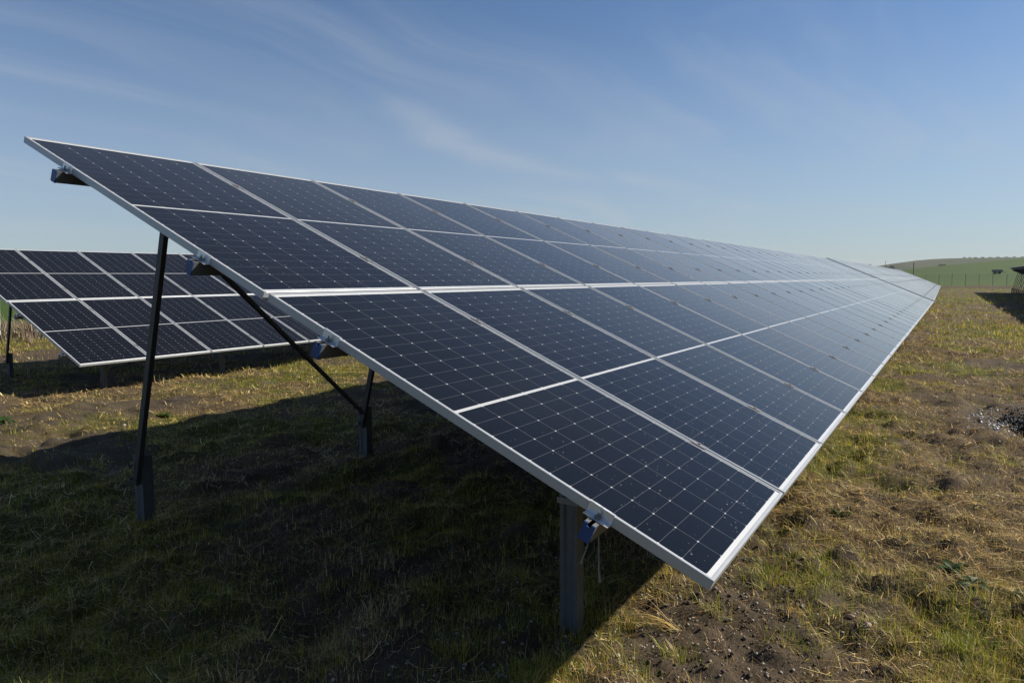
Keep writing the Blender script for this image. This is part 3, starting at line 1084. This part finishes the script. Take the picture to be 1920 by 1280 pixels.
def rock_mesh(n_u=10, n_v=7, sd=1):
    rr = np.random.default_rng(sd)
    dirs = rr.normal(size=(9, 3))
    dirs /= np.linalg.norm(dirs, axis=1)[:, None]
    off = rr.uniform(0.62, 1.0, 9)
    V, Fq = [], []
    for j in range(n_v + 1):
        ph = math.pi * j / n_v
        for i in range(n_u):
            t = 2 * math.pi * i / n_u
            d = np.array([math.sin(ph) * math.cos(t), math.sin(ph) * math.sin(t), math.cos(ph)])
            rad = 1.0
            dd = dirs @ d
            for q in range(9):
                if dd[q] > 1e-3:
                    rad = min(rad, off[q] / dd[q])
            V.append(d * rad)
    for j in range(n_v):
        for i in range(n_u):
            k = (i + 1) % n_u
            Fq.append((j * n_u + i, j * n_u + k, (j + 1) * n_u + k, (j + 1) * n_u + i))
    return np.array(V), np.array(Fq)


RK = [rock_mesh(10, 7, s_) for s_ in range(6)]


def stone(label, x, y, size, mat, sd):
    V, Fq = RK[sd]
    V = V * np.array(size)
    me = fast_mesh('stone', V, Fq, M[mat])
    o = link('stone', me, None, (x, y, float(ground_z(x, y)) + size[2] * 0.35), (0.2 * sd, 0.1, sd * 1.1))
    return tag(o, label, 'stone', 'loose stones on the soil')


stone('rounded white stone on bare soil near the bottom centre', 0.31, 0.44, (0.013, 0.011, 0.010), 'stone', 0)
stone('flat pinkish stone, the upper left of two in the bottom right soil', 1.08, -0.27, (0.020, 0.012, 0.009), 'pinkstone', 1)
stone('pinkish stone beside a dry stalk, the lower right of two in the bottom right soil', 1.02, -0.34, (0.016, 0.013, 0.011), 'pinkstone', 2)
stone('pale stone on the shadow edge in the left sunlit strip', 2.35, 7.12, (0.028, 0.022, 0.022), 'stone', 3)

# gravel
n = 5200
x = np.concatenate([rng.normal(0.55, 1.0, n), rng.uniform(-0.5, 9, n)])
y = np.concatenate([rng.normal(0.35, 0.7, n), rng.uniform(-2, 8, n)])
kp = rng.random(len(x)) < bare_w(x, y)
x, y = x[kp], y[kp]
Vs, Fs, b = [], [], 0
zz = ground_z(x, y)
for i in range(len(x)):
    V, Fq = RK[i % 6]
    s_ = 0.0014 + 0.0062 * rng.random() ** 3.8
    a = rng.uniform(0, 6.28)
    ca, sa = math.cos(a), math.sin(a)
    v = V * np.array([s_ * 1.2, s_, s_ * 0.8])
    Vs.append(np.stack([v[:, 0] * ca - v[:, 1] * sa + x[i], v[:, 0] * sa + v[:, 1] * ca + y[i], v[:, 2] + zz[i] + s_ * 0.3], 1))
    Fs.append(Fq + b)
    b += len(V)
if Vs:
    tag(link('gravel', fast_mesh('gravel', np.concatenate(Vs), np.concatenate(Fs), M['stone'])), 'small pale pebbles strewn over the bare soil', 'gravel', kind='stuff')

# crumbs of soil
n = 5000
x = np.concatenate([rng.normal(0.6, 0.9, n), rng.uniform(-0.8, 7, n)])
y = np.concatenate([rng.normal(0.15, 0.55, n), rng.uniform(-1.6, 8, n)])
kp = rng.random(len(x)) < 0.1 + bare_w(x, y)
x, y = x[kp], y[kp]
zz = ground_z(x, y)
Vs, Fs, b = [], [], 0
for i in range(len(x)):
    V, Fq = RK[(i * 5) % 6]
    s_ = 0.0015 + 0.0085 * rng.random() ** 4.0
    a = rng.uniform(0, 6.28)
    ca, sa = math.cos(a), math.sin(a)
    v = V * np.array([s_ * rng.uniform(0.8, 1.5), s_, s_ * 0.75])
    Vs.append(np.stack([v[:, 0] * ca - v[:, 1] * sa + x[i], v[:, 0] * sa + v[:, 1] * ca + y[i], v[:, 2] + zz[i] + s_ * 0.25], 1))
    Fs.append(Fq + b)
    b += len(V)
tag(link('soil_crumbs', fast_mesh('soil_crumbs', np.concatenate(Vs), np.concatenate(Fs), M['clod'])), 'crumbs of brown soil over the bare ground', 'soil', kind='stuff')

# heap of dark rubble with white stones at the right edge
hx, hy = 6.62, -1.20
hz = float(ground_z(hx, hy))
heap = empty('rubble_heap', (hx, hy, hz))
tag(heap, 'low heap of black crumbly rubble ringed by white chips at the right edge', 'rubble heap')
for (nm, cnt, mat, rad, sz, seed) in (('dark_rubble', 1500, 'darksoil', (0.46, 0.20), (0.005, 0.015), 5), ('white_chips', 700, 'chips', (0.66, 0.32), (0.004, 0.014), 6)):
    rr = np.random.default_rng(seed)
    Vs, Fs, b = [], [], 0
    for i in range(cnt):
        a = rr.uniform(0, 6.28)
        q = abs(rr.normal(0, 0.62)) if nm == 'dark_rubble' else rr.normal(0.95, 0.28)
        if nm == 'white_chips' and rr.random() < 0.45 + 0.45 * math.sin(a * 2 + 1):
            continue
        px_, py_ = rad[0] * q * math.cos(a), rad[1] * q * math.sin(a)
        s_ = rr.uniform(*sz)
        V, Fq = RK[i % 6]
        hh = 0.05 * max(0, 1 - q * q) if nm == 'dark_rubble' else 0.012
        Vs.append(V * s_ * rr.uniform(0.5, 1.4, 3) * np.array([1, 1, 0.7]) + np.array([px_, py_, float(ground_z(hx + px_, hy + py_)) - hz + hh * rr.random()]))
        Fs.append(Fq + b)
        b += len(V)
    o = link(nm, fast_mesh(nm, np.concatenate(Vs), np.concatenate(Fs), M[mat]), heap)
    o['kind'] = 'stuff'

# ---------------------------------------------------------------- white stakes at the left boundary

def stake(label, x, y, h, w):
    z0 = float(ground_flat(x, y))
    mb = MB()
    mb.prism([(-w, -w), (w, -w), (w, w), (-w, w)], (0, 0, -0.2), (0, 0, h - w), (1, 0, 0), (0, 1, 0), cap=False)
    b = len(mb.v)
    mb.v += [(-w, -w, h - w), (w, -w, h - w), (w, w, h - w), (-w, w, h - w), (0, 0, h)]
    for i in range(4):
        mb.f.append((b + i, b + (i + 1) % 4, b + 4))
        mb.mi.append(0)
    o = mb.build('stake', M['white'])
    o.location = (x, y, z0)
    o.rotation_euler = (0.03, 0.02, 0.4)
    return tag(o, label, 'stake', 'white boundary stakes')


stake('short white stake in the dry weeds, seen between post and table at the left', 11.0, 27.2, 0.42, 0.035)
stake('taller white stake at the left edge of the photo', 9.30, 26.02, 1.30, 0.03)

# ---------------------------------------------------------------- boundary fence, right background
FX = 128.0
fe = empty('wire_fence', (FX, -10, float(field_z(np.array([FX]), np.array([-10.0]))[0])))
tag(fe, 'tall thin wire fence with steel posts in front of the green field', 'fence')
fz = fe.location.z
yy = [10 - 1.74 * i for i in range(-8, 26)]
for yv in yy:
    mb = MB()
    z0 = float(field_z(np.array([FX]), np.array([yv]))[0]) - fz
    mb.prism([(-0.028, -0.028), (0.028, -0.028), (0.028, 0.028), (-0.028, 0.028)], (0, yv + 10, z0 - 0.4), (0, yv + 10, z0 + 2.05), (1, 0, 0), (0, 1, 0))
    mb.build('post', M['fencesteel'], fe)
mb = MB()
for h in (0.1, 0.3, 0.5, 0.7, 0.9, 1.1, 1.3, 1.5, 1.7, 1.95):
    mb.tube([(-0.05, yv + 10, float(field_z(np.array([FX]), np.array([yv]))[0]) - fz + h) for yv in (yy[0], yy[len(yy) // 2], yy[-1])], 0.006, 4)
yv = yy[0]
while yv > yy[-1]:
    z0 = float(field_z(np.array([FX]), np.array([yv]))[0]) - fz
    mb.tube([(-0.06, yv + 10, z0 + 0.1), (-0.06, yv + 10, z0 + 1.95)], 0.004, 4)
    yv -= 0.24
mb.build('wire_mesh', M['wire'], fe)

# ---------------------------------------------------------------- trailer in the field
def field_at(x, y):
    return float(field_z(np.array([float(x)]), np.array([float(y)]))[0])


TX, TY = 262.0, -11.9
tr = empty('farm_trailer', (TX, TY, field_at(TX, TY)), (0, 0, 0.12))
tag(tr, 'small grey farm trailer parked in the green field beyond the fence', 'trailer')
mb = MB()
mb.box(-0.9, 0.9, -1.25, 1.25, 0.55, 0.68)
for sx_ in (-1, 1):
    mb.box(sx_ * 0.9 - 0.03, sx_ * 0.9 + 0.03, -1.25, 1.25, 0.683, 1.25)
for sy_ in (-1, 1):
    mb.box(-0.868, 0.868, sy_ * 1.22 - 0.03, sy_ * 1.22 + 0.03, 0.683, 1.25)
for q in (-0.8, 0, 0.8):
    mb.box(-0.965, -0.932, q - 0.04, q + 0.04, 0.683, 1.25)
mb.build('body', M['trailer'], tr)
mb = MB()
mb.prism([(-0.05, -0.05), (0.05, -0.05), (0.05, 0.05), (-0.05, 0.05)], (0, -1.25, 0.6), (0, -2.3, 0.5), (1, 0, 0), (0, 0, 1))
mb.build('drawbar', M['trailer'], tr)
for sy_ in (-0.55, 0.55):
    for sx_ in (-1, 1):
        mb = MB()
        mb.tube([(sx_ * 0.80 - 0.1, sy_, 0.33), (sx_ * 0.80 + 0.1, sy_, 0.33)], 0.34, 14)
        mb.build('wheel', M['rubber'], tr)

# ---------------------------------------------------------------- poles, shrubs and far trees

def pole(label, x, y, h, r, zf, cross=False):
    z0 = zf(x, y)
    p = empty('utility_pole', (x, y, z0))
    tag(p, label, 'pole')
    mb = MB()
    mb.tube([(0, 0, -0.5), (0, 0, h * 0.5), (0.02, 0, h)], [r, r * 0.88, r * 0.72], 8)
    mb.build('pole', M['oldwood'], p)
    if cross:
        mb = MB()
        mb.box(-0.06, 0.06, -0.9, 0.9, h - 0.55, h - 0.42)
        mb.build('crossarm', M['oldwood'], p)
    return p


def hill_at(x, y):
    return float(hill_z(np.array([float(x)]), np.array([float(y)]))[0])


pole('dark wooden pole standing in the field behind the far end of the panels', 262, 10.3, 4.6, 0.13, field_at)
pole('thin distant pole with a crossarm beside shrubs on the skyline', 1150, 82, 15.0, 0.35, hill_at, True)


def shrub(name, label, cat, x, y, rad, h, zf, group, col, nleaf=900, leaf=0.3, sd=0, trunk=True):
    rr = np.random.default_rng(sd + 900)
    z0 = zf(x, y)
    p = empty(name, (x, y, z0 - (0.1 if trunk else 0.32 * h)))
    tag(p, label, cat, group)
    nb = 9
    cs = np.stack([rr.normal(0, 0.45, nb) * rad, rr.normal(0, 0.45, nb) * rad, rr.uniform(0.35, 0.85, nb) * h], 1)
    rs = rr.uniform(0.30, 0.55, nb) * min(rad, h * 0.6)
    k = rr.integers(0, nb, nleaf)
    d = rr.normal(size=(nleaf, 3))
    d /= np.linalg.norm(d, axis=1)[:, None]
    P_ = cs[k] + d * (rs[k] * rr.uniform(0.5, 1.05, nleaf) ** 0.6)[:, None]
    P_[:, 2] = np.maximum(P_[:, 2], 0.05 * h)
    a = rr.normal(size=(nleaf, 3)); a /= np.linalg.norm(a, axis=1)[:, None]
    b = np.cross(a, rr.normal(size=(nleaf, 3))); b /= np.linalg.norm(b, axis=1)[:, None]
    s_ = leaf * rr.uniform(0.5, 1.2, nleaf)[:, None]
    V = np.stack([P_ - a * s_ - b * s_ * .5, P_ + a * s_ - b * s_ * .5, P_ + a * s_ + b * s_ * .5, P_ - a * s_ + b * s_ * .5], 1).reshape(-1, 3)
    Fq = np.arange(nleaf * 4).reshape(-1, 4)
    c = np.array(col) * rr.uniform(0.7, 1.35, (nleaf, 1))
    link('crown', fast_mesh('crown', V, Fq, M['foliage'], {'tint': np.repeat(c, 4, 0)}), p)
    if trunk:
        mb = MB()
        mb.tube([(0, 0, 0), (0.03 * h, 0, 0.3 * h), (0, 0.02 * h, 0.65 * h)], [0.035 * h, 0.026 * h, 0.012 * h], 6)
        for q in range(4):
            e = cs[q]
            mb.tube([(0.02 * h, 0, 0.28 * h), tuple(e * 0.6 + np.array([0, 0, 0.12 * h])), tuple(e)], [0.016 * h, 0.01 * h, 0.005 * h], 5)
        mb.build('trunk', M['bark'], p)
    return p


DK = (0.045, 0.055, 0.028)
GS = 'shrubs on the distant skyline'
shrub('shrub', 'bushy shrub on the skyline right of the thin distant pole', 'shrub', 1150, 76.0, 5.5, 7.0, hill_at, GS, DK, 700, 0.9, 1)
shrub('shrub', 'low shrub on the skyline left of the thin distant pole', 'shrub', 1150, 89.0, 5.0, 4.2, hill_at, GS, DK, 600, 0.8, 2)
shrub('tree', 'faint bare tree poking above the top edge of the far panels', 'tree', 1150, 103.0, 3.8, 13.0, hill_at, None, (0.06, 0.055, 0.045), 260, 0.7, 3)
shrub('shrub', 'bluish shrub clump in the dip behind the green field, left one of the pair', 'shrub', 620, 6.0, 3.0, 5.2, field_at, 'shrub clump behind the green field', DK, 800, 0.5, 4)
shrub('shrub', 'bluish shrub clump in the dip behind the green field, right one of the pair', 'shrub', 620, 1.0, 3.0, 4.2, field_at, 'shrub clump behind the green field', DK, 800, 0.5, 5)
for i, (yv, hh) in enumerate(((-16, 6.0), (-24, 4.0), (-31.5, 4.6), (-43, 4.4), (-54, 4.0), (-65, 4.8), (-77, 4.2), (-89, 3.6), (-101, 4.4))):
    shrub('shrub', 'tiny shrub in the hedge line along the crest of the hazy hill', 'shrub', 1510, yv, 2.6, hh * 0.55, hill_at, 'hedge shrubs along the hill crest', DK, 220, 0.7, 20 + i, False)

# ---------------------------------------------------------------- haze
hm, G_, out = new_mat('thin_haze')
pv = G_.new('ShaderNodeVolumePrincipled')
pv.inputs['Color'].default_value = (0.82, 0.88, 0.95, 1)
pv.inputs['Density'].default_value = 0.00010
pv.inputs['Anisotropy'].default_value = 0.0
G_.l.new(pv.outputs[0], out.inputs['Volume'])
mb = MB()
mb.box(-1000, 3400, -1900, 1900, -16, 48)
tag(mb.build('haze', hm), 'thin pale haze over the far fields', 'haze', kind='stuff')
